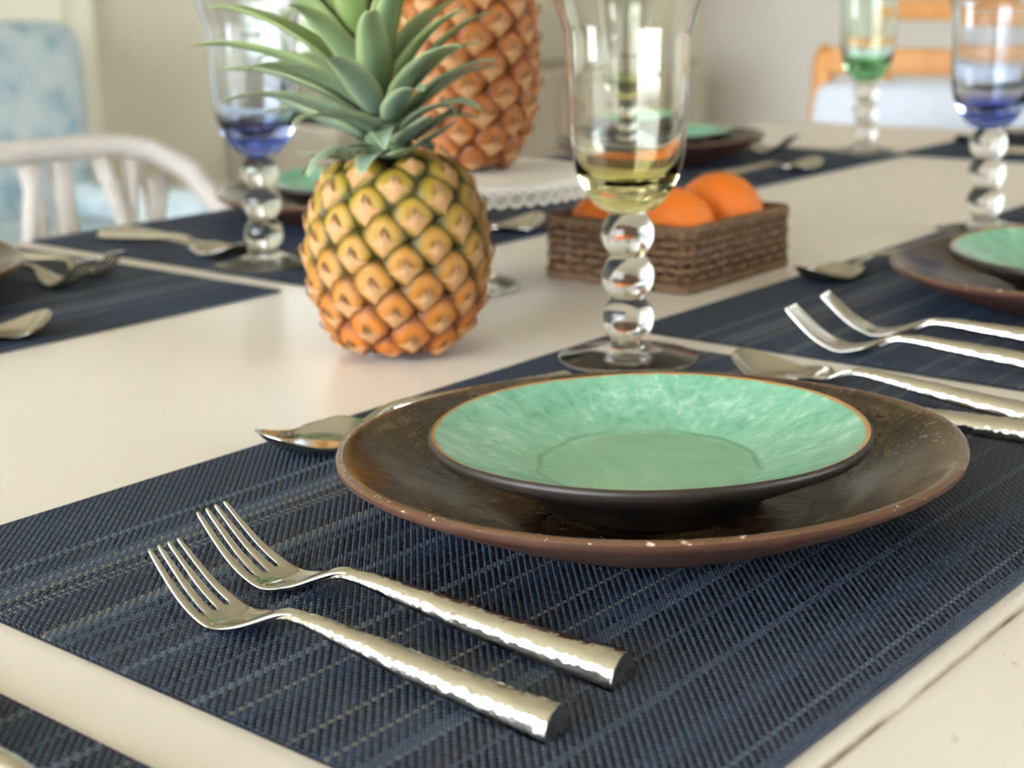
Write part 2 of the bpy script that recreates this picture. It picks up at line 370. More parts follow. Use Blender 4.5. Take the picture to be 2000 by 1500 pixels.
legm = lathe(smooth_prof([(0.0, 0), (0.024, 0.0), (0.026, 0.02), (0.02, 0.06), (0.03, 0.2), (0.038, 0.42), (0.03, 0.5), (0.042, 0.54), (0.042, T-.14)], 5)+[(0.042, T-.04), (0, T-.04)], 20, 'table_paint')
for x in (TX0+.12, TX1-.17):
    for y in (TY0+.11, TY1-.11): obj('leg', legm, tb, (x, y, 0))

# ------------------------------------------------------------------ placemats: every yarn is geometry
MW, MH = 0.454, 0.336
def weave_mesh():
    px, py = 0.00175, 0.00165; nx, ny = int(MW/px), int(MH/py); px, py = MW/nx, MH/ny
    A, z0 = 0.00058, 0.0014
    V, Fq, C = [], [], []; off = 0
    pal = [((14, 16, 27), 34), ((26, 32, 48), 14), ((48, 33, 27), 11), ((72, 86, 106), 13), ((112, 122, 132), 10), ((142, 132, 112), 8), ((34, 46, 72), 8)]
    cols = [np.array(srgb(*c)) for c, _ in pal]; wts = np.array([w for _, w in pal], float); wts /= wts.sum()
    rowc = []
    while len(rowc) < ny:
        k = rng.choice(len(pal), p=wts); rep = {0: rng.integers(2, 8), 1: rng.integers(2, 5), 2: rng.integers(1, 4), 3: rng.integers(1, 4), 4: rng.integers(1, 3), 5: 1, 6: rng.integers(2, 6)}[int(k)]
        rowc += [cols[k]]*int(rep)
    # along Y: slate warp yarns
    def yarn_set(count, pitch, start, other_n, other_p, other_start, hw, swap, sign, colf):
        nonlocal off
        ks = np.arange(2*other_n+1); along = other_start+ks*other_p/2
        for i in range(count):
            c = start+(i+.5)*pitch
            zc = z0+sign*A*np.cos(PI*(ks/2-.5)+PI*i)
            offs = np.array([-hw, -hw*.55, hw*.55, hw]) if not swap else np.array([-hw, 0, hw]); dz = np.array([-.0005, .00022, .00022, -.0005]) if not swap else np.array([-.00045, .00025, -.00045])
            m_ = len(offs); P = np.zeros((len(ks), m_, 3)); pinch = (ks % 2 == 0)
            if not swap: zc = zc-.00028*pinch; P[:, :, 0] = c+offs[None, :]*(1-.30*pinch)[:, None]; P[:, :, 1] = along[:, None]
            else: P[:, :, 1] = c+offs[None, :]; P[:, :, 0] = along[:, None]
            P[:, :, 2] = zc[:, None]+dz[None, :]
            V.append(P.reshape(-1, 3))
            q = np.arange((len(ks)-1)*m_).reshape(-1, m_)[:, :-1].ravel()
            if not swap: Fq.append(off+np.stack([q, q+1, q+m_+1, q+m_], 1))
            else: Fq.append(off+np.stack([q, q+m_, q+m_+1, q+1], 1))
            cc = np.array(colf(i)); C.append(np.repeat(cc[None, :], len(ks)*m_, 0)); off += len(ks)*m_
    slate = np.array(srgb(66, 81, 103)); slate2 = np.array(srgb(51, 64, 87))
    yarn_set(nx, px, -MW/2, ny, py, -MH/2, 0.00080, False, 1, lambda i: slate if i % 3 else slate2)
    yarn_set(ny, py, -MH/2, nx, px, -MW/2, 0.00080, True, -1, lambda i: rowc[i])
    V = np.concatenate(V); Fq = np.concatenate(Fq); C = np.concatenate(C)
    me = bpy.data.meshes.new('weave'); me.vertices.add(len(V)); me.vertices.foreach_set('co', V.astype(np.float32).ravel())
    me.loops.add(Fq.size); me.loops.foreach_set('vertex_index', Fq.astype(np.int32).ravel())
    me.polygons.add(len(Fq)); me.polygons.foreach_set('loop_start', np.arange(0, Fq.size, 4, dtype=np.int32))
    me.polygons.foreach_set('use_smooth', np.ones(len(Fq), dtype=bool))
    a = me.color_attributes.new('Col', 'FLOAT_COLOR', 'POINT'); a.data.foreach_set('color', C.astype(np.float32).ravel())
    me.materials.append(MAT['yarn']); me.update(calc_edges=True); me.validate(); return me
weave = weave_mesh()
backing = box(-MW/2, MW/2, -MH/2, MH/2, 0, 0.0007, 'mat_backing')
selv = box(-MW/2, MW/2, -0.0006, 0.0006, 0, 0.0017, 'mat_selvedge', 0.0003)
MAT_TOP = T+0.0022
def placemat(cx, cy, rz, label):
    t = thing('placemat', label, 'placemat', (cx, cy, T+0.0002), rz, 'woven navy placemats')
    obj('backing', backing, t); w = obj('weave', weave, t); w['kind'] = 'stuff'
    for s in (-1, 1): obj('selvedge', selv, t, (0, s*(MH/2-0.0003), 0.0002))
    return t
# seats: centre of the placemat, turn (0 = diner on the near side looking to +Y)
SEAT = {
 'near0': (-0.006, 0.3505, 0.0), 'near1': (0.4795, 0.3505, 0.0), 'near2': (0.9575, 0.3505, 0.0), 'near3': (1.4200, 0.3505, 0.0),
 'far1': (0.462, 0.953, PI), 'far2': (0.940, 0.953, PI), 'far3': (1.418, 0.953, PI), 'head': (1.815, 0.570, PI/2)}
mat_label = {
 'near0': 'woven navy placemat cut off in the bottom left corner', 'near1': 'woven navy placemat in front, under the two sharp forks and large plates',
 'near2': 'woven navy placemat at right, behind the front place setting', 'near3': 'woven navy placemat corner behind the right blue goblet',
 'far1': 'woven navy placemat at the left edge, with an empty corner beside the pineapple', 'far2': 'woven navy placemat under the left blue goblet',
 'far3': 'woven navy placemat across the table behind the oranges', 'head': 'woven navy placemat at the far end of the table'}
for k, (x, y, r) in SEAT.items(): placemat(x, y, r, mat_label[k])
def at(seat, u, v):
    """point in a seat's own frame: u to the diner's right, v away from the diner, from the mat centre"""
    x, y, r = SEAT[seat]; return x+u*math.cos(r)-v*math.sin(r), y+u*math.sin(r)+v*math.cos(r)
where = {'near0': 'in the bottom left corner', 'near1': 'of the front place setting', 'near2': 'of the right hand place setting', 'near3': 'behind the right blue goblet',
         'far1': 'at the left edge', 'far2': 'behind the left blue goblet', 'far3': 'behind the oranges', 'head': 'at the far end of the table'}

# ------------------------------------------------------------------ plates
def wob(seed, amp):
    r_ = random.Random(seed); ph = [(k, r_.uniform(0, 6.28), amp/k**0.8*r_.uniform(.5, 1)) for k in (2, 3, 5, 7)]
    return lambda a: sum(c*math.sin(k*a+p) for k, p, c in ph)
wr = wob(3, .009); wz0 = wob(5, .0008); wz = lambda a: wz0(a)+.0040*math.cos(a-math.radians(246))-.0002
kr = lambda a, r: 1+wr(a)*min(1, r/.12)**2
kz = lambda a, r: wz(a)*min(1, r/.12)**3
ch_face = lathe([(0, .0060), (.03, .0060), (.055, .0063)]+smooth_prof([(.062, .0070), (.076, .0108), (.090, .0172), (.104, .0240), (.1135, .0287), (.1170, .0302), (.1192, .0302), (.1206, .0293)], 4), 160, 'brown_glaze', 'charger_face', kr, kz)
ch_under = lathe([(.1206, .0293), (.1205, .0275), (.117, .0250), (.102, .0175), (.082, .0085), (.066, .0032), (.062, .0006), (.057, .0), (.054, .0012), (0, .0014)], 160, 'brown_clay', 'charger_under', kr, kz)
wr2, wz2 = wob(11, .007), wob(13, .0006)
kr2 = lambda a, r: 1+wr2(a)*min(1, r/.085)**2
kz2 = lambda a, r: (wz2(a)+.0017*math.cos(a-math.radians(235)))*min(1, r/.085)**3
gp_face = lathe([(0, .0138), (.02, .0137), (.036, .0135)]+smooth_prof([(.040, .0136), (.043, .0141), (.049, .0160), (.061, .0200), (.073, .0246), (.080, .0277), (.0827, .0289), (.0837, .0291)], 4), 160, 'green_glaze', 'plate_face', kr2, kz2)
gp_under = lathe([(.0837, .0291), (.0848, .0284), (.0850, .0266), (.0837, .0242), (.073, .0190), (.059, .0125), (.046, .0060), (.043, .0008), (.040, .0), (.037, .0010), (0, .0016)], 160, 'stoneware_dark', 'plate_under', kr2, kz2)
def charger(seat, rz, du=0.0, dv=0.0):
    x, y = at(seat, -0.0125+du, -0.0265+dv)
    t = thing('charger_plate', 'large dark brown glazed charger plate '+where[seat], 'plate', (x, y, MAT_TOP), rz, 'brown charger plates')
    obj('glazed_face', ch_face, t); obj('underside', ch_under, t); return t
def green_plate(seat, rz, du=0.0, dv=0.0):
    x, y = at(seat, -0.0125+du, -0.0265+dv)
    t = thing('side_plate', 'green crackle glazed plate on the brown charger '+where[seat], 'plate', (x, y, MAT_TOP+.0068), rz, 'green plates on chargers')
    obj('glazed_face', gp_face, t); obj('underside', gp_under, t); return t
for k, (s, r) in enumerate((('near1', 0.0), ('near2', 1.1), ('far2', 2.0), ('far3', 0.4), ('head', 2.6), ('far1', 3.4))):
    charger(s, r)
    if s != 'far1': green_plate(s, r*1.7+.4)

# ------------------------------------------------------------------ cutlery (origin at the handle end, +Y to the tip)
def handle_mesh(L, w0, w1, zf, seed, hr=0.72):
    r_ = np.random.default_rng(seed); ns, nt = 96, 15
    cen = np.stack([r_.uniform(-.003, L+.003, 420), r_.uniform(-.011, .011, 420)], 1)
    v, f = [], []
    for i in range(ns+1):
        s = L*i/ns; t = s/L; w = interp(t, [(0, w0), (.55, w0*.52+w1*.48), (.86, w1), (1, w1*.8)]); h = w*hr*interp(t, [(0, 1), (.8, .9), (1, .55)])
        for k in range(nt):
            a = PI*k/(nt-1); d2 = ((cen[:, 0]-s)**2+(cen[:, 1]-(a-PI/2)*w/2)**2); d = math.sqrt(d2.min())
            j = 1+min(d/.0019, 1.3)**2*0.030-.02
            v.append((w/2*math.cos(a)*j, s, zf(s)+h*math.sin(a)*j))
    for i in range(ns):
        for k in range(nt-1):
            a, b = i*nt+k, i*nt+k+1; f.append((a, b, b+nt, a+nt))
        f.append((i*nt+nt-1, i*nt, (i+1)*nt, (i+1)*nt+nt-1))
    f.append(tuple(range(nt-1, -1, -1))); f.append(tuple(ns*nt+k for k in range(nt)))
    me = mesh('handle', v, f, 'steel_hammered')
    me.polygons[-1].use_smooth = False; me.polygons[-2].use_smooth = False
    for p in me.polygons:
        if len(p.vertices) == 4 and abs(p.normal.z+1) < .2: p.use_smooth = False
    return me
def curve(pts):
    xs = np.array([p[0] for p in pts]); q = smooth_prof([(x-xs[0], z) for x, z in pts], 8); q = np.array(q)
    return lambda s: float(np.interp(s-xs[0], q[:, 0], q[:, 1]))
NECK = 0.0105
hz = curve([(0, 0), (.03, .0024), (.06, .0052), (.085, .0080), (.100, .0098), (.108, .0102), (.114, .0088), (.121, .0052), (.126, .0028)])
def fork_head():
    zc = curve([(.104, .0115), (.110, .0116), (.118, .0084), (.126, .0046), (.134, .0022), (.141, .0012), (.149, .0040), (.157, .0088), (.165, .0154), (.1735, .0230)])
    wd = lambda s: interp(s, [(.104, .0030), (.112, .0044), (.117, .0070), (.121, .0118), (.126, .0172), (.134, .0205), (.141, .0214), (.150, .0208), (.162, .0188), (.1735, .0164)])
    U = [-1, -.595, -.470, -.065, .065, .470, .595, 1]; root = .1475
    S_ = [.104, .108, .112, .116, .120, .124, .128, .132, .136, .140, .144, root, .1495, .153, .158, .163, .168, .1715, .1735]
    v, f, idx = [], [], {}
    for i, s in enumerate(S_):
        for k, u in enumerate(U):
            uu = u
            if s > root:
                c = (U[k//2*2]+U[k//2*2+1])/2; hw = (U[k//2*2+1]-U[k//2*2])/2; t = (s-root)/(.1735-root)
                uu = c+(u-c)*(1.0-.42*t**1.3)
                if i == len(S_)-1: uu = c+(u-c)*.36
            w = wd(s)/2; cross = .0012*(u*u)*(1 if s < root else max(0, 1-(s-root)/.012)); 
            idx[i, k] = len(v); v.append((uu*w, s, zc(s)+cross))
    for i in range(len(S_)-1):
        for k in range(7):
            if S_[i] >= root and k % 2 == 1: continue
            f.append((idx[i, k], idx[i, k+1], idx[i+1, k+1], idx[i+1, k]))
    me = mesh('fork_head', v, f, 'steel_polished')
    return bake(me, ('SOLIDIFY', dict(thickness=.0021, offset=0.0)), ('SUBSURF', dict(levels=2)))
def spoon_head(s0, s1, depth, wmax):
    n_, m_ = 26, 13; v, f = [], []
    nk = s0-.016
    L = s1-s0
    rimz = lambda t: .0030+.0068*abs(2*t-.85)**1.8 if t > .425 else .0045+.006*abs(2*t-.85)**1.5
    for i in range(n_+6):
        if i < 6:
            s = nk+(s0-nk)*i/6; w = .0034+(.0040)*(i/6)**1.5; z = hz(s)+.0016; dp = 0
        else:
            t = (1-math.cos(PI*(i-6)/(n_-1)))/2; s = s0+L*t; w = max(.0012, wmax*math.sqrt(max(0, 1-(2*t-1)**2))**.92*(.96+.08*t)); z = rimz(t)+.0012
            if t < .15: w = math.hypot(w, .0074*(1-t/.15)); z = z*t/.15+(hz(s0)+.0016)*(1-t/.15)
            dp = depth*math.sin(PI*t)**.8
        for k in range(m_):
            u = -1+2*k/(m_-1); v.append((u*w/2, s, max(z-dp*(1-u*u), .0012)))
    R = n_+6
    for i in range(R-1):
        for k in range(m_-1):
            a = i*m_+k; f.append((a, a+1, a+1+m_, a+m_))
    me = mesh('spoon_head', v, f, 'steel_polished')
    return bake(me, ('SOLIDIFY', dict(thickness=.0016, offset=0.0)), ('SUBSURF', dict(levels=1)))
def knife_blade():
    v, f = [], []; pts = [(.088, .0, .0075), (.10, -.001, .0085), (.14, -.001, .0100), (.175, .0, .0098), (.19, .002, .0080), (.198, .0045, .0062)]
    for i, (s, xl, xr) in enumerate(pts):
        for z in (.0012, .0028): v += [(xl-.004, s, z), (xr-.004, s, z)]
    for i in range(len(pts)-1):
        a, b = i*4, i*4+4
        f += [(a, b, b+1, a+1), (a+2, a+3, b+3, b+2), (a, a+2, b+2, b), (a+1, b+1, b+3, a+3)]
    f += [(0, 1, 3, 2), (len(v)-4, len(v)-2, len(v)-1, len(v)-3)]
    return bake(mesh('blade', v, f, 'steel_polished'), ('BEVEL', dict(width=.0005, segments=2)))
H_fork = handle_mesh(.121, .0136, .0060, hz, 1)
H_spoon = handle_mesh(.121, .0134, .0060, hz, 2)
H_knife = handle_mesh(.092, .0134, .0096, lambda s: 0.0, 3)
FORK, SPOON, BLADE = fork_head(), spoon_head(.122, .178, .0085, .0395), knife_blade()
def cutlery(kind, label, x, y, rz, group, sc=1.0):
    t = thing(kind, label, kind.split('_')[-1], (x, y, MAT_TOP), rz, group); t.scale = (sc, sc, sc)
    h, hd, nm = {'table_fork': (H_fork, FORK, 'tined_head'), 'table_spoon': (H_spoon, SPOON, 'bowl'), 'dessert_spoon': (H_spoon, SPOON, 'bowl'), 'table_knife': (H_knife, BLADE, 'blade')}[kind]
    obj('handle', h, t); obj(nm, hd, t); return t
def seat_cutlery(seat, kinds, jit=0.0):
    r_ = random.Random(hash(seat) % 99 if False else len(seat)*7+ord(seat[-1])); r = SEAT[seat][2]; j = lambda a: r_.uniform(-a, a)*jit
    if 'fork_in' in kinds:
        x, y = at(seat, -.1412+j(.006), -.1075+j(.006)); cutlery('table_fork', 'steel fork with hammered handle nearest the plate '+where[seat], x, y, r+.070+j(.05), 'forks')
    if 'fork_out' in kinds:
        x, y = at(seat, -.1785+j(.006), -.1120+j(.006)); cutlery('table_fork', 'steel fork with hammered handle, outer one of the pair '+where[seat], x, y, r+.040+j(.05), 'forks', .945)
    if 'spoon' in kinds:
        x, y = at(seat, .1900+j(.004), -.118+j(.006)); cutlery('table_spoon', 'steel spoon with hammered handle outermost beside the plate '+where[seat], x, y, r-.020+j(.05), 'spoons')
    if 'knife' in kinds:
        x, y = at(seat, .1660+j(.004), -.120+j(.006)); cutlery('table_knife', 'steel knife with hammered handle between plate and spoon '+where[seat], x, y, r+.03+j(.05), 'knives')
    if 'dessert' in kinds:
        x, y = at(seat, .1165, .1130); cutlery('dessert_spoon', 'steel dessert spoon lying crosswise above the plate '+where[seat], x, y, r+PI/2-.2+j(.03), 'dessert spoons')
seat_cutlery('near1', ('fork_in', 'fork_out', 'spoon', 'knife', 'dessert'))
seat_cutlery('near0', ('spoon',), 0.3)
x, y = at('near2', -.1355, -.0987); cutlery('table_fork', 'steel fork with hammered handle nearest the plate '+where['near2'], x, y, .21, 'forks')
x, y = at('near2', -.1935, -.1029); cutlery('table_fork', 'steel fork with hammered handle, outer one of the pair '+where['near2'], x, y, .12, 'forks')
seat_cutlery('near2', ('dessert',))
seat_cutlery('far1', ('fork_in', 'fork_out', 'dessert'), 0.8)
seat_cutlery('far2', ('spoon', 'knife', 'dessert', 'fork_in', 'fork_out'), 0.8)
seat_cutlery('far3', ('spoon', 'dessert', 'fork_in', 'fork_out'), 0.8)
seat_cutlery('head', ('dessert', 'fork_in', 'spoon'), 0.8)

# ------------------------------------------------------------------ goblets
BR = 0.0144
BC = 0.80; zb = [0.0116+BR*BC+k*(2*BR*BC+.0001) for k in range(3)]
def bead():
    c = math.acos(BC); return lathe([(0, -BR*BC)]+[(BR*math.cos(a), BR*math.sin(a)) for a in np.linspace(-PI/2+c, PI/2-c, 25)]+[(0, BR*BC)], 48, 'glass_clear', 'bead')
BEAD = bead()
FOOT = lathe([(0, .0002), (.030, .0002)]+smooth_prof([(.0365, .0003), (.0380, .0011), (.0375, .0020), (.030, .0034), (.018, .0060), (.0105, .0090), (.0088, .0115)], 5)+[(0, .0115)], 72, 'glass_clear', 'foot')
outer = [(.0085, .0812), (.0150, .0836), (.0212, .0900), (.0268, .1000), (.0300, .1120), (.0313, .1260), (.0317, .1450), (.0327, .1680), (.0352, .1810), (.0433, .2050), (.0480, .2180)]
inner = [(.0470, .2182), (.0420, .2050), (.0338, .1810), (.0314, .1690), (.0304, .1450), (.0297, .1260), (.0278, .1130), (.0235, .1030), (.0160, .0965), (.0080, .0940)]
bowl_prof = [(0, outer[0][1])]+smooth_prof(outer, 7)+smooth_prof(inner, 7)+[(0, .0935)]
opt = lambda a, r: 1.0
GOB = {c: lathe(bowl_prof, 96, 'glass_'+c, 'bowl_'+c) for c in ('yellow', 'blue', 'green')}
def goblet(colour, x, y, label):
    t = thing('goblet', label, 'goblet', (x, y, MAT_TOP+.0002), 0, 'tinted stem goblets')
    obj('foot', FOOT, t)
    for z in zb: obj('stem_bead', BEAD, t, (0, 0, z))
    obj('bowl', GOB[colour], t, (0, 0, zb[2]+BR*BC-outer[0][1]+.0001)); return t
goblet('yellow', 0.6645, 0.4745, 'clear goblet with a yellow tinted bowl in front of the orange basket')
goblet('blue', 0.750, 0.869, 'clear goblet with a blue tinted bowl left of the front pineapple')
goblet('yellow', 1.222, 0.875, 'small yellow tinted goblet seen through the bowl of the front goblet')
goblet('blue', 1.180, 0.492, 'clear goblet with a blue tinted bowl at the right edge')
goblet('green', 1.645, 0.836, 'clear goblet with a green tinted bowl at the far end of the table')

# ------------------------------------------------------------------ pineapples
def eye_mesh():
    """one pineapple eye: rounded rhombus dome, z out, y up, unit half-size"""
    n_, rings = 20, 7; v, f, c = [], [], []
    v.append((0, 0, .30)); c.append((0, .9, .7, 1))
    for i in range(1, rings+1):
        t = i/rings
        for k in range(n_):
            a = 2*PI*k/n_
            pe = 1.75 if math.sin(a) > 0 else 1.3; rad = 1/((abs(math.cos(a))**pe+abs(math.sin(a))**pe)**(1/pe))*(.97 if math.sin(a) > 0 else 1.0)
            x, y = rad*t*math.cos(a), rad*t*math.sin(a)
            z = .34*(1-t**3.2)-.05*math.exp(-(t/.22)**2) - (.14*max(0, t-.85)/.15)
            if y < 0: z -= .05*t*abs(y)
            v.append((x, y, z))
            rimv = min(1, max(0, (t-.60)/.24))**1.3
            low = .75 if y < -.05 else 0.0
            c.append((rimv, (max(0, 1-t/.55)*.9+low*(1-rimv)*(1-abs(x)))*.8 if t < 1 else 0, max(0, 1-t/.2)*.6, 1))
    for k in range(n_): f.append((0, 1+k, 1+(k+1) % n_))
    for i in range(rings-1):
        for k in range(n_):
            a, b = 1+i*n_+k, 1+i*n_+(k+1) % n_; f.append((a, a+n_, b+n_, b))
    return mesh('eye', v, f, 'pineapple_eye', col=c)
def bract_mesh():
    """papery bract: a pointed three-lobed flap rising from the lower corner of the eye"""
    pts = [(-.62, -.22, .22, .1), (-.30, -.40, .30, .2), (0, -.80, .20, .1), (.30, -.40, .30, .2), (.62, -.22, .22, .1), (.24, -.12, .40, .5), (.07, .14, .50, .8), (0, .34, .44, 1), (-.07, .14, .50, .8), (-.24, -.12, .40, .5), (0, -.2, .42, .5)]
    v = [(x, y, z) for x, y, z, _ in pts]+[(x, y, z-.07) for x, y, z, _ in pts[:10]]
    cc = [(q,)*3+(1,) for *_, q in pts]+[(q,)*3+(1,) for *_, q in pts[:10]]
    f = [(k, (k+1) % 10, 10) for k in range(10)]+[(k, 11+k, 11+(k+1) % 10, (k+1) % 10) for k in range(10)]
    return mesh('bract', v, f, 'pineapple_bract', False, cc)
EYE, BRACT = eye_mesh(), bract_mesh()
def leaf_mesh(L, w, bend, tipcurl):
    """strap leaf: origin at base, grows along +Y, bends towards +Z(outer side down)"""
    n_ = 14; v, f, c = [], [], []; y = z = 0.0; ang = 0.0
    for i in range(n_+1):
        t = i/n_; ww = w*(0.62+.38*min(1, t/.25))*(1-t**2.1)**.75+.0002
        ang = bend*t**1.2+tipcurl*max(0, t-.6)**2
        if i: y += L/n_*math.cos(ang); z -= L/n_*math.sin(ang)
        for k, u in enumerate((-1, -.5, 0, .5, 1)):
            lift = .34*ww*abs(u)**1.5
            v.append((u*ww/2, y+lift*math.sin(ang), z+lift*math.cos(ang))); e = .75 if abs(u) == 1 else 0.0
            c.append((max(e, max(0, t-.85)*4),)*3+(1,))
    for i in range(n_):
        for k in range(4):
            a = i*5+k; f.append((a, a+1, a+6, a+5))
    me = mesh('leaf', v, f, 'pineapple_leaf', col=c)
    return bake(me, ('SOLIDIFY', dict(thickness=.0010, offset=0.0)))
LEAF = [leaf_mesh(1.0, .20, .30, .8), leaf_mesh(1.0, .17, .75, .9), leaf_mesh(1.0, .15, 1.05, 1.6), leaf_mesh(1.0, .30, -.25, -.4)]
# leaves above are unit length; thickness must scale with them
for i, (w_, b_, t_) in enumerate(((.20, .25, .9), (.18, .65, 1.2), (.155, .95, 1.6), (.34, -.20, -.6))):
    n_ = 14
    LEAF[i] = leaf_mesh(1.0, w_, b_, t_)
left = Vector((-math.sin(AZ), math.cos(AZ)))
def pineapple(label, x, y, z, prof, nE, base_col, top_col, green_top, lean, spin, crown, tint=1.0):
    """prof: (r, z) of the fruit; eyes on a golden-angle spiral"""
    t = thing('pineapple', label, 'pineapple', (x, y, z), 0, 'pineapples')
    Hh = prof[-1][1]; pr = smooth_prof(prof, 6)
    obj('flesh_core', lathe([(0, .0015)]+[(max(r-.0060, .001), min(max(zz, .0015), Hh-.001)) for r, zz in pr]+[(0, Hh-.001)], 40, 'pineapple_core'), t)
    zs = np.array([p[1] for p in pr]); rs = np.array([p[0] for p in pr])
    zz = np.linspace(0.0, Hh, 400); rr = np.interp(zz, zs, rs); dr = np.gradient(rr, zz)
    area = np.cumsum(2*PI*rr*np.sqrt(1+dr*dr)); area /= area[-1]
    tot = float(np.sum(2*PI*rr*np.sqrt(1+dr*dr))*(zz[1]-zz[0])); s_ = math.sqrt(tot/nE/2.0)*0.99
    ga = PI*(3-math.sqrt(5)); r_ = random.Random(int(spin*100)+3)
    for i in range(nE):
        q = (i+.5)/nE; h = float(np.interp(q, area, zz)); R_ = float(np.interp(h, zz, rr)); sl = float(np.interp(h, zz, dr)); sl = max(-2.4, min(2.4, sl))
        a = spin+i*ga; nrm = Vector((math.cos(a), math.sin(a), -sl)).normalized(); tan = Vector((-math.sin(a), math.cos(a), 0)); up_ = nrm.cross(tan)
        k = s_*(1.0 if 0.06 < q < .93 else .82)*r_.uniform(.96, 1.04)
        M_ = Matrix((tan, up_, nrm)).transposed().to_4x4()
        p = Vector((R_*math.cos(a), R_*math.sin(a), max(h, .0062)))-nrm*.0030
        e = obj('eye', EYE, t); e.matrix_local = Matrix.Translation(p) @ M_ @ Matrix.Diagonal((k*.98, k*1.04, k*r_.uniform(1.1, 1.3), 1))
        f_ = min(1, max(0, h/Hh+r_.uniform(-.06, .06))); f_ = f_*f_*(3-2*f_)
        c_ = [b+(tt-b)*f_ for b, tt in zip(base_col, top_col)]
        e.color = (*c_[:3], max(0.0, min(1.0, (h/Hh-green_top)*2.6)))
        if q < .05: continue
        b_ = obj('bract', BRACT, e); b_.rotation_euler = (0, 0, r_.uniform(-.12, .12)); b_.scale = (r_.uniform(.95, 1.2), r_.uniform(.9, 1.05), 1.0)
    # crown
    ax = Vector((lean[0], lean[1], 1)).normalized()
    nL, Lmax = crown
    cs = obj('crown_stem', tube([(0, 0, Hh-.012), tuple(ax*.03+Vector((0, 0, Hh))), tuple(ax*.075+Vector((0, 0, Hh)))], [.014, .013, .005], 'pineapple_leaf', 10), t); cs.color = srgb(96, 118, 92)
    for i in range(nL):
        q = i/(nL-1); a = spin+1.3+i*ga
        out = Vector((math.cos(a), math.sin(a), 0)); out = (out-ax*out.dot(ax)).normalized()
        el = math.radians(interp(q, [(0, 6), (.15, 20), (.3, 32), (.5, 45), (.7, 60), (.9, 75), (1, 87)]))+r_.uniform(-.08, .08)
        L = Lmax*interp(q, [(0, .33), (.15, .46), (.3, .70), (.5, .95), (.7, 1.0), (.9, 1.0), (1, .8)])*r_.uniform(.9, 1.1)*(1+.12*(out.x*left.x+out.y*left.y))
        d = (out*math.cos(el)+ax*math.sin(el)).normalized(); side = d.cross(ax).normalized() if abs(d.dot(ax)) < .99 else d.orthogonal()
        nn = side.cross(d)
        base = Vector((0, 0, Hh-.004))+ax*(.001+.055*q)+out*interp(q, [(0, .017), (.5, .012), (1, .003)])
        kind = 3 if (q < .30 and r_.random() < .45) else (2 if q < .30 else (1 if q < .72 else 0))
        wsc = interp(L, [(.03, .0165), (.06, .0200), (.12, .0215)])/(.18, .18, .155, .34)[kind]*r_.uniform(.9, 1.12)*(1.3 if kind == 3 else 1)
        M_ = Matrix((side, d, nn)).transposed().to_4x4()
        lf = obj('crown_leaf', LEAF[kind], t); lf.matrix_local = Matrix.Translation(base) @ M_ @ Matrix.Diagonal((wsc, L, L*.9, 1))
        lo, hi = srgb(124, 144, 130), srgb(138, 164, 74); w_ = min(1, max(0, (q-.35)*1.6+r_.uniform(-.15, .15)))
        lf.color = tuple(lo[j]+(hi[j]-lo[j])*w_ for j in range(3))+(1,)
    return t
P1 = [(.024, .0), (.0335, .0055), (.0430, .021), (.0490, .040), (.0500, .058), (.0478, .077), (.0415, .0935), (.0315, .1050), (.0180, .1110)]
pineapple('smaller golden pineapple with green crown standing on the table in front', 0.6125, 0.5965, T+.0019, P1, 92, srgb(192, 104, 20), srgb(166, 142, 46), .16, left*.20, 0.4, (62, .090))
P2 = [(.020, 0), (.0300, .007), (.0400, .028), (.0450, .055), (.0455, .085), (.0430, .115), (.0370, .140), (.0260, .156), (.0150, .162)]
STX, STY, STZ = 0.772, 0.690, 0.081
pineapple('taller orange pineapple raised on the lace covered stand behind', 0.781, 0.689, T+STZ+.0002, P2, 112, srgb(154, 80, 10), srgb(168, 96, 18), .66, left*.05, 2.1, (38, .10))

# ------------------------------------------------------------------ stand with lace doily
st = thing('cake_stand', 'clear glass footed cake stand under a lace doily, behind the pineapple', 'cake stand', (STX, STY, T+.0003))
obj('foot', lathe([(0, 0), (.034, 0)]+smooth_prof([(.0385, .0006), (.039, .002), (.034, .0045), (.018, .010), (.009, .020), (.0075, .034)], 5)+[(0, .034)], 64, 'glass_clear'), st)
obj('stem', lathe([(0, .0341)]+smooth_prof([(.0075, .0341), (.013, .042), (.0135, .048), (.009, .056), (.010, .066), (.018, .0735)], 5)+[(0, .0735)], 48, 'glass_clear'), st)
obj('plate', lathe([(0, .0736), (.07, .0740), (.0865, .0755), (.0882, .0775), (.0868, .0792), (.07, .0790), (0, .0790)], 72, 'glass_clear'), st)
dl = thing('lace_doily', 'white round lace doily with scalloped edge under the raised pineapple', 'doily', (STX, STY, T+.0003+.0794))
obj('cloth', lathe([(0, .0003), (.075, .0003), (.0880, .0004), (.0898, -.0010), (.0904, -.0042), (.0896, -.0042), (.0890, -.0006), (.0875, -.0001)]+[(0, .0)], 96, 'lace'), dl)
NL = 56
loop = tube([(.0048*math.cos(a), 0, .0042*math.sin(a)) for a in np.linspace(0, 2*PI, 14, endpoint=False)], .0012, 'lace', 5, closed=True)
picot = tube([(.0021*math.cos(a), 0, .0018*math.sin(a)) for a in np.linspace(0, 2*PI, 10, endpoint=False)], .0009, 'lace', 5, closed=True)
for k in range(NL):
    a = 2*PI*k/NL; e = obj('lace_loop', loop, dl, (.0902*math.cos(a), .0902*math.sin(a), -.0082), (0, 0, a+PI/2)); obj('picot', picot, e, (0, 0, -.0005))

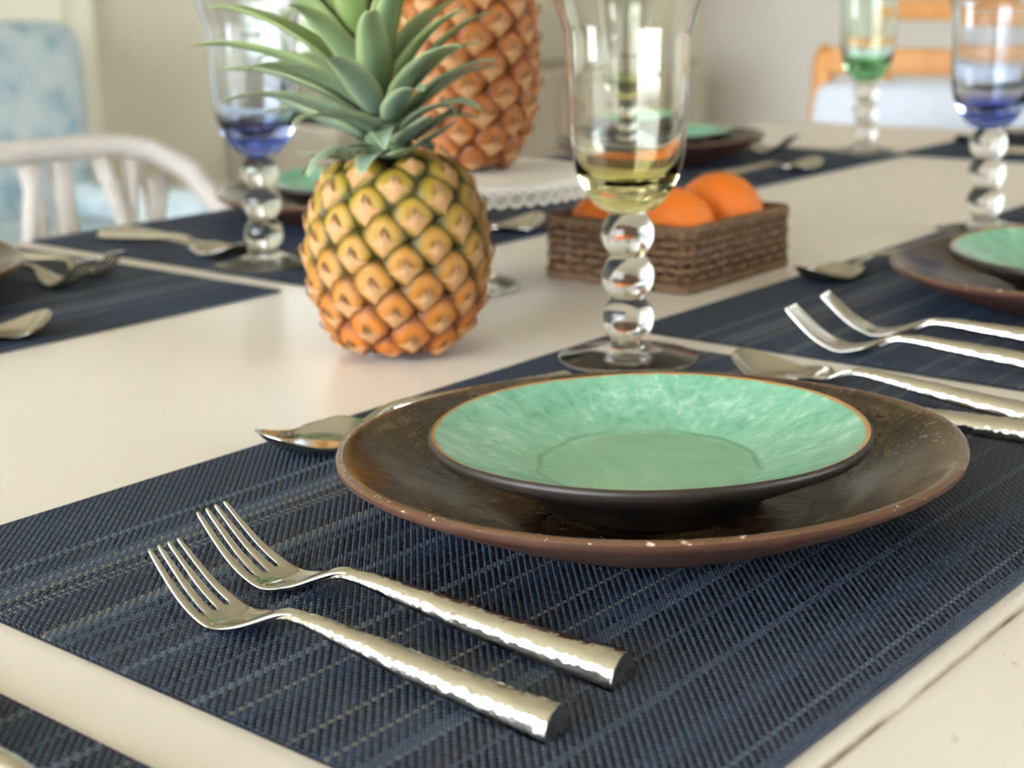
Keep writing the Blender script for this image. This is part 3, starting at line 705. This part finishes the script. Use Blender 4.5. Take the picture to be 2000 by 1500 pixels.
# ------------------------------------------------------------------ wicker basket with oranges
BX0, BX1, BY0, BY1, BH = 0.834, 0.974, 0.546, 0.674, 0.043
bk = thing('wicker_basket', 'low square brown wicker basket holding oranges', 'basket', ((BX0+BX1)/2, (BY0+BY1)/2, T))
hx, hy = (BX1-BX0)/2-.004, (BY1-BY0)/2-.004
obj('base', box(-hx, hx, -hy, hy, .001, .008, 'wicker_dark', .001), bk)
def ring_path(z, amp, ph, cells, rad=.006):
    """undulating strand round the rectangle"""
    out = []; segs = [((-hx+rad, -hy), (hx-rad, -hy)), ((hx, -hy+rad), (hx, hy-rad)), ((hx-rad, hy), (-hx+rad, hy)), ((-hx, hy-rad), (-hx, -hy+rad))]
    nrm = [(0, -1), (1, 0), (0, 1), (-1, 0)]
    for (p, q), nn, c in zip(segs, nrm, cells):
        for k in range(c*2+1):
            t = k/(c*2); w = amp*math.cos(PI*(k/1.0)/1.0*.5*2/1+ph) if k % 2 == 0 else 0
            w = amp*(1 if (k//2) % 2 == 0 else -1)*(1 if ph == 0 else -1) if k % 2 == 0 else 0
            out.append((p[0]+(q[0]-p[0])*t+nn[0]*w, p[1]+(q[1]-p[1])*t+nn[1]*w, z))
    return out
cells = [14, 12, 14, 12]; rows = 7
wv = [tube(ring_path(0, .0013, ph, cells), .0024, 'wicker', 6, closed=True) for ph in (0, 1)]
for r_ in range(rows): obj('weaver_strand', wv[r_ % 2], bk, (0, 0, .0035+r_*(BH-.008)/(rows-1)))
stake = tube([(0, 0, .001), (0, 0, BH-.002)], .0021, 'wicker_dark', 6)
for (p, q, c) in (((-hx+.006, -hy), (hx-.006, -hy), 14), ((hx, -hy+.006), (hx, hy-.006), 12), ((hx-.006, hy), (-hx+.006, hy), 14), ((-hx, hy-.006), (-hx, -hy+.006), 12)):
    for k in range(c+1): obj('stake', stake, bk, (p[0]+(q[0]-p[0])*k/c, p[1]+(q[1]-p[1])*k/c, 0))
rim_c = [(-hx, -hy), (hx, -hy), (hx, hy), (-hx, hy)]
def rr_path(z, rad=.008):
    out = []
    for cx, cy, a0 in ((hx-rad, hy-rad, 0), (-hx+rad, hy-rad, 90), (-hx+rad, -hy+rad, 180), (hx-rad, -hy+rad, 270)):
        for k in range(5): a = math.radians(a0+22.5*k); out.append((cx+rad*math.cos(a), cy+rad*math.sin(a), z))
    return out
obj('rim', tube(rr_path(BH-.001), .0033, 'wicker', 8, closed=True), bk); obj('rim', tube(rr_path(.003), .0033, 'wicker', 8, closed=True), bk)
def orange_mesh():
    prof = [(0, -.93)]+[(math.cos(a)*(1+.02*math.cos(2*a)), math.sin(a)*.95) for a in np.linspace(-1.45, 1.42, 24)]+[(.06, .918), (0, .905)]
    return lathe(prof, 40, 'orange_peel', 'orange')
ORG = orange_mesh(); calyx = lathe([(0, .03), (.04, .02), (.12, .0), (.10, -.03), (0, -.03)], 10, 'orange_stem', 'calyx', lambda a, r: 1+.3*math.cos(5*a) if r > .08 else 1)
ORANGES = [(.9345, .5865, .0310, 'rightmost orange, high in the basket corner'), (.8735, .5850, .0290, 'big orange in the middle, behind the goblet stem'), (.8680, .6395, .0255, 'orange at the left end of the basket, left of the goblet'), (.9310, .6420, .0222, 'orange hidden at the back of the basket')]
for k, (x, y, r, lab) in enumerate(ORANGES):
    t = thing('orange', lab, 'orange', (x, y, T+.0083+r*1.0), k*1.3, 'oranges in the basket')
    ob_ = obj('peel', ORG, t, scale=(r,)*3); ob_.rotation_euler = (.5*math.sin(k*2.1), .6*math.cos(k*1.7), 0)
    obj('calyx', calyx, ob_, (0, 0, .92))

# ------------------------------------------------------------------ chairs and far furniture
wc = thing('wicker_chair', 'white rattan chair with curved open back on the far left side', 'chair', (0.738, 1.18, 0), 0.0)
RZ = 0.802
rail = [(-.30, -.10, .50), (-.295, .02, .66), (-.28, .08, RZ-.03), (-.235, .115, RZ-.008)]+[(x, .125+.012*math.cos(x*6), RZ-.002+.004*math.cos(x*7)) for x in np.linspace(-.2, .2, 9)]+[(.235, .118, RZ-.008), (.268, .10, RZ-.030), (.288, .07, RZ-.075), (.300, .0, .62), (.30, -.10, .50)]
obj('back_rail', tube(rail, .0125, 'white_rattan', 10), wc)
for k in range(21):
    x = -.26+k*.52/20; w = .026*math.sin(k*2.3); zt = RZ-.012 if abs(x) < .23 else RZ-.04
    obj('back_rod', tube([(x+w*math.sin(j/8*PI*1.6+k), .128-.03*(1-j/8), .45+(zt-.45)*j/8) for j in range(9)], .0088, 'white_rattan', 7), wc)
obj('seat', box(-.27, .27, -.36, .13, .42, .455, 'white_rattan', .015), wc)
for x in (-.25, .25):
    for y in (-.34, .11): obj('leg', tube([(x, y, 0), (x*.98, y*.98, .43)], [.014, .018], 'white_rattan', 10), wc)

def wood_chair(label, x, y, rz, top, w, cushion=None):
    t = thing('wooden_chair', label, 'chair', (x, y, 0), rz, 'honey wood chairs')   # front towards -X, back posts at +X
    for s in (-1, 1):
        obj('back_post', tube([(0.0, s*w/2, 0), (0.0, s*w/2, .45), (.03, s*w/2, top-.02), (.033, s*w/2*.97, top)], [.017, .02, .019, .015], 'honey_wood', 10), t)
        obj('leg', tube([(-.40, s*(w/2-.01), 0), (-.40, s*(w/2-.01), .44)], [.015, .02], 'honey_wood', 10), t)
        obj('side_stretcher', box(-.40, 0, s*w/2-.01, s*w/2+.01, .2, .225, 'honey_wood', .003), t)
    obj('seat', box(-.43, .02, -w/2-.015, w/2+.015, .43, .455, 'honey_wood', .01), t)
    obj('top_rail', box(.018, .042, -w/2, w/2, top-.045, top-.002, 'honey_wood', .006), t)
    obj('middle_rail', box(.008, .030, -w/2, w/2, .585, .62, 'honey_wood', .006), t)
    return t
wood_chair('honey coloured wooden chair with white cushion at the far end of the table', 2.38, 1.062, 0.06, .834, .47)
wood_chair('second honey coloured wooden chair standing further back on the right', 2.92, 1.24, 0.0, .905, .44)
cu = bake(box(-.055, .055, -.195, .195, -.165, .165, 'white_cloth', .045, seg=3), ('SUBSURF', dict(levels=1)))
c = tag(obj('cushion', cu, None, (2.300, 1.062, .622), (0, .13, .06)), 'plain white cushion propped against the wooden chair back', 'cushion')

ac = thing('armchair', 'upholstered armchair with pale blue floral cover in the top left corner', 'armchair', (1.51, 2.35, 0), 0.12)
obj('seat_base', box(-.33, .33, -.30, .40, .12, .42, 'blue_floral', .05, seg=3), ac)
obj('backrest', box(-.38, .38, .24, .45, .40, .895, 'blue_floral', .07, seg=4), ac)
for s in (-1, 1):
    obj('arm', box(s*.33-.055, s*.33+.055, -.30, .42, .14, .58, 'blue_floral', .05, seg=3), ac)
    for y in (-.24, .36): obj('leg', tube([(s*.30, y, 0), (s*.30, y, .14)], [.016, .022], 'dark_wood', 8), ac)
obj('seat_cushion', box(-.27, .27, -.30, .24, .42, .53, 'blue_floral', .045, seg=3), ac)

sb = thing('sideboard', 'beige painted sideboard against the far wall behind the front pineapple', 'sideboard', (2.69, 2.72, 0))
obj('carcass', box(-.25, .25, -.16, .22, .08, .61, 'beige_cabinet', .004), sb); obj('top', box(-.262, .262, -.18, .225, .61, .635, 'beige_cabinet', .004), sb)
for s in (-1, 1):
    d_ = obj('door', box(min(0.006*s, .238*s), max(0.006*s, .238*s), -.175, -.16, .12, .58, 'beige_cabinet', .003), sb); obj('knob', lathe([(0, 0), (.012, .0), (.014, .012), (0, .018)], 12, 'dark_wood'), d_, (s*.04, -.175, .36), (PI/2, 0, 0))
    for y in (-.13, .19): obj('leg', box(s*.22-.02, s*.22+.02, y-.02, y+.02, 0, .08, 'dark_wood', .002), sb)
tag(obj('serving_tray', lathe([(0, 0), (.15, 0), (.17, .012), (.178, .022), (.172, .022), (.163, .014), (.148, .006), (0, .006)], 48, 'dark_wood'), None, (2.66, 2.73, .6355)), 'black round tray on the sideboard under the potted plant', 'tray')
pl = thing('potted_plant', 'small green leafy plant in a grey pot on the black tray', 'plant', (2.645, 2.73, .6425))
obj('pot', lathe([(0, 0), (.05, 0), (.062, .05), (.07, .11), (.066, .112), (.06, .10), (0, .095)], 32, 'grey_ceramic'), pl)
lfm = leaf_mesh(1.0, .34, .9, .8); lfm.materials.clear(); lfm.materials.append(MAT['leaf_green'])
for k in range(13):
    a = k*2.4; e = random.Random(k).uniform(.5, 1.3); d = Vector((math.cos(a)*math.cos(e), math.sin(a)*math.cos(e), math.sin(e))); sd = d.cross(Vector((0, 0, 1))).normalized(); nn = sd.cross(d)
    L = random.Random(k+50).uniform(.12, .2); lf = obj('leaf', lfm, pl); lf.matrix_local = Matrix.Translation((0, 0, .1)) @ Matrix((sd, d, nn)).transposed().to_4x4() @ Matrix.Diagonal((L, L, L, 1))
wcab = thing('white_cupboard', 'tall white cupboard standing on the low cabinet behind the raised pineapple', 'cupboard', (3.12, 2.77, .7162))
obj('carcass', box(-.12, .12, -.13, .155, 0, 1.3, 'white_paint', .005), wcab)
d_ = obj('door', box(-.11, .11, -.146, -.13, .02, 1.28, 'white_paint', .004), wcab); obj('knob', lathe([(0, 0), (.012, 0), (.014, .012), (0, .018)], 12, 'grey_ceramic'), d_, (-.08, -.146, .55), (PI/2, 0, 0))
lc = thing('low_cabinet', 'low beige cabinet against the far wall behind the front goblet', 'cabinet', (3.49, 2.76, 0))
obj('carcass', box(-.49, .50, -.14, .17, .06, .69, 'beige_cabinet', .004), lc); obj('top', box(-.50, .515, -.16, .175, .69, .716, 'beige_cabinet', .004), lc)
KN = lathe([(0, 0), (.011, 0), (.013, .012), (0, .017)], 12, 'dark_wood')
for k in range(3):
    x0 = -.48+k*.325; d_ = obj('drawer', box(x0, x0+.315, -.152, -.14, .47, .66, 'beige_cabinet', .003), lc); obj('knob', KN, d_, (x0+.157, -.152, .565), (PI/2, 0, 0))
    d_ = obj('door', box(x0, x0+.315, -.152, -.14, .10, .45, 'beige_cabinet', .003), lc); obj('knob', KN, d_, (x0+.05, -.152, .32), (PI/2, 0, 0))
obj('plinth', box(-.48, .49, -.12, .16, 0, .06, 'dark_wood'), lc)
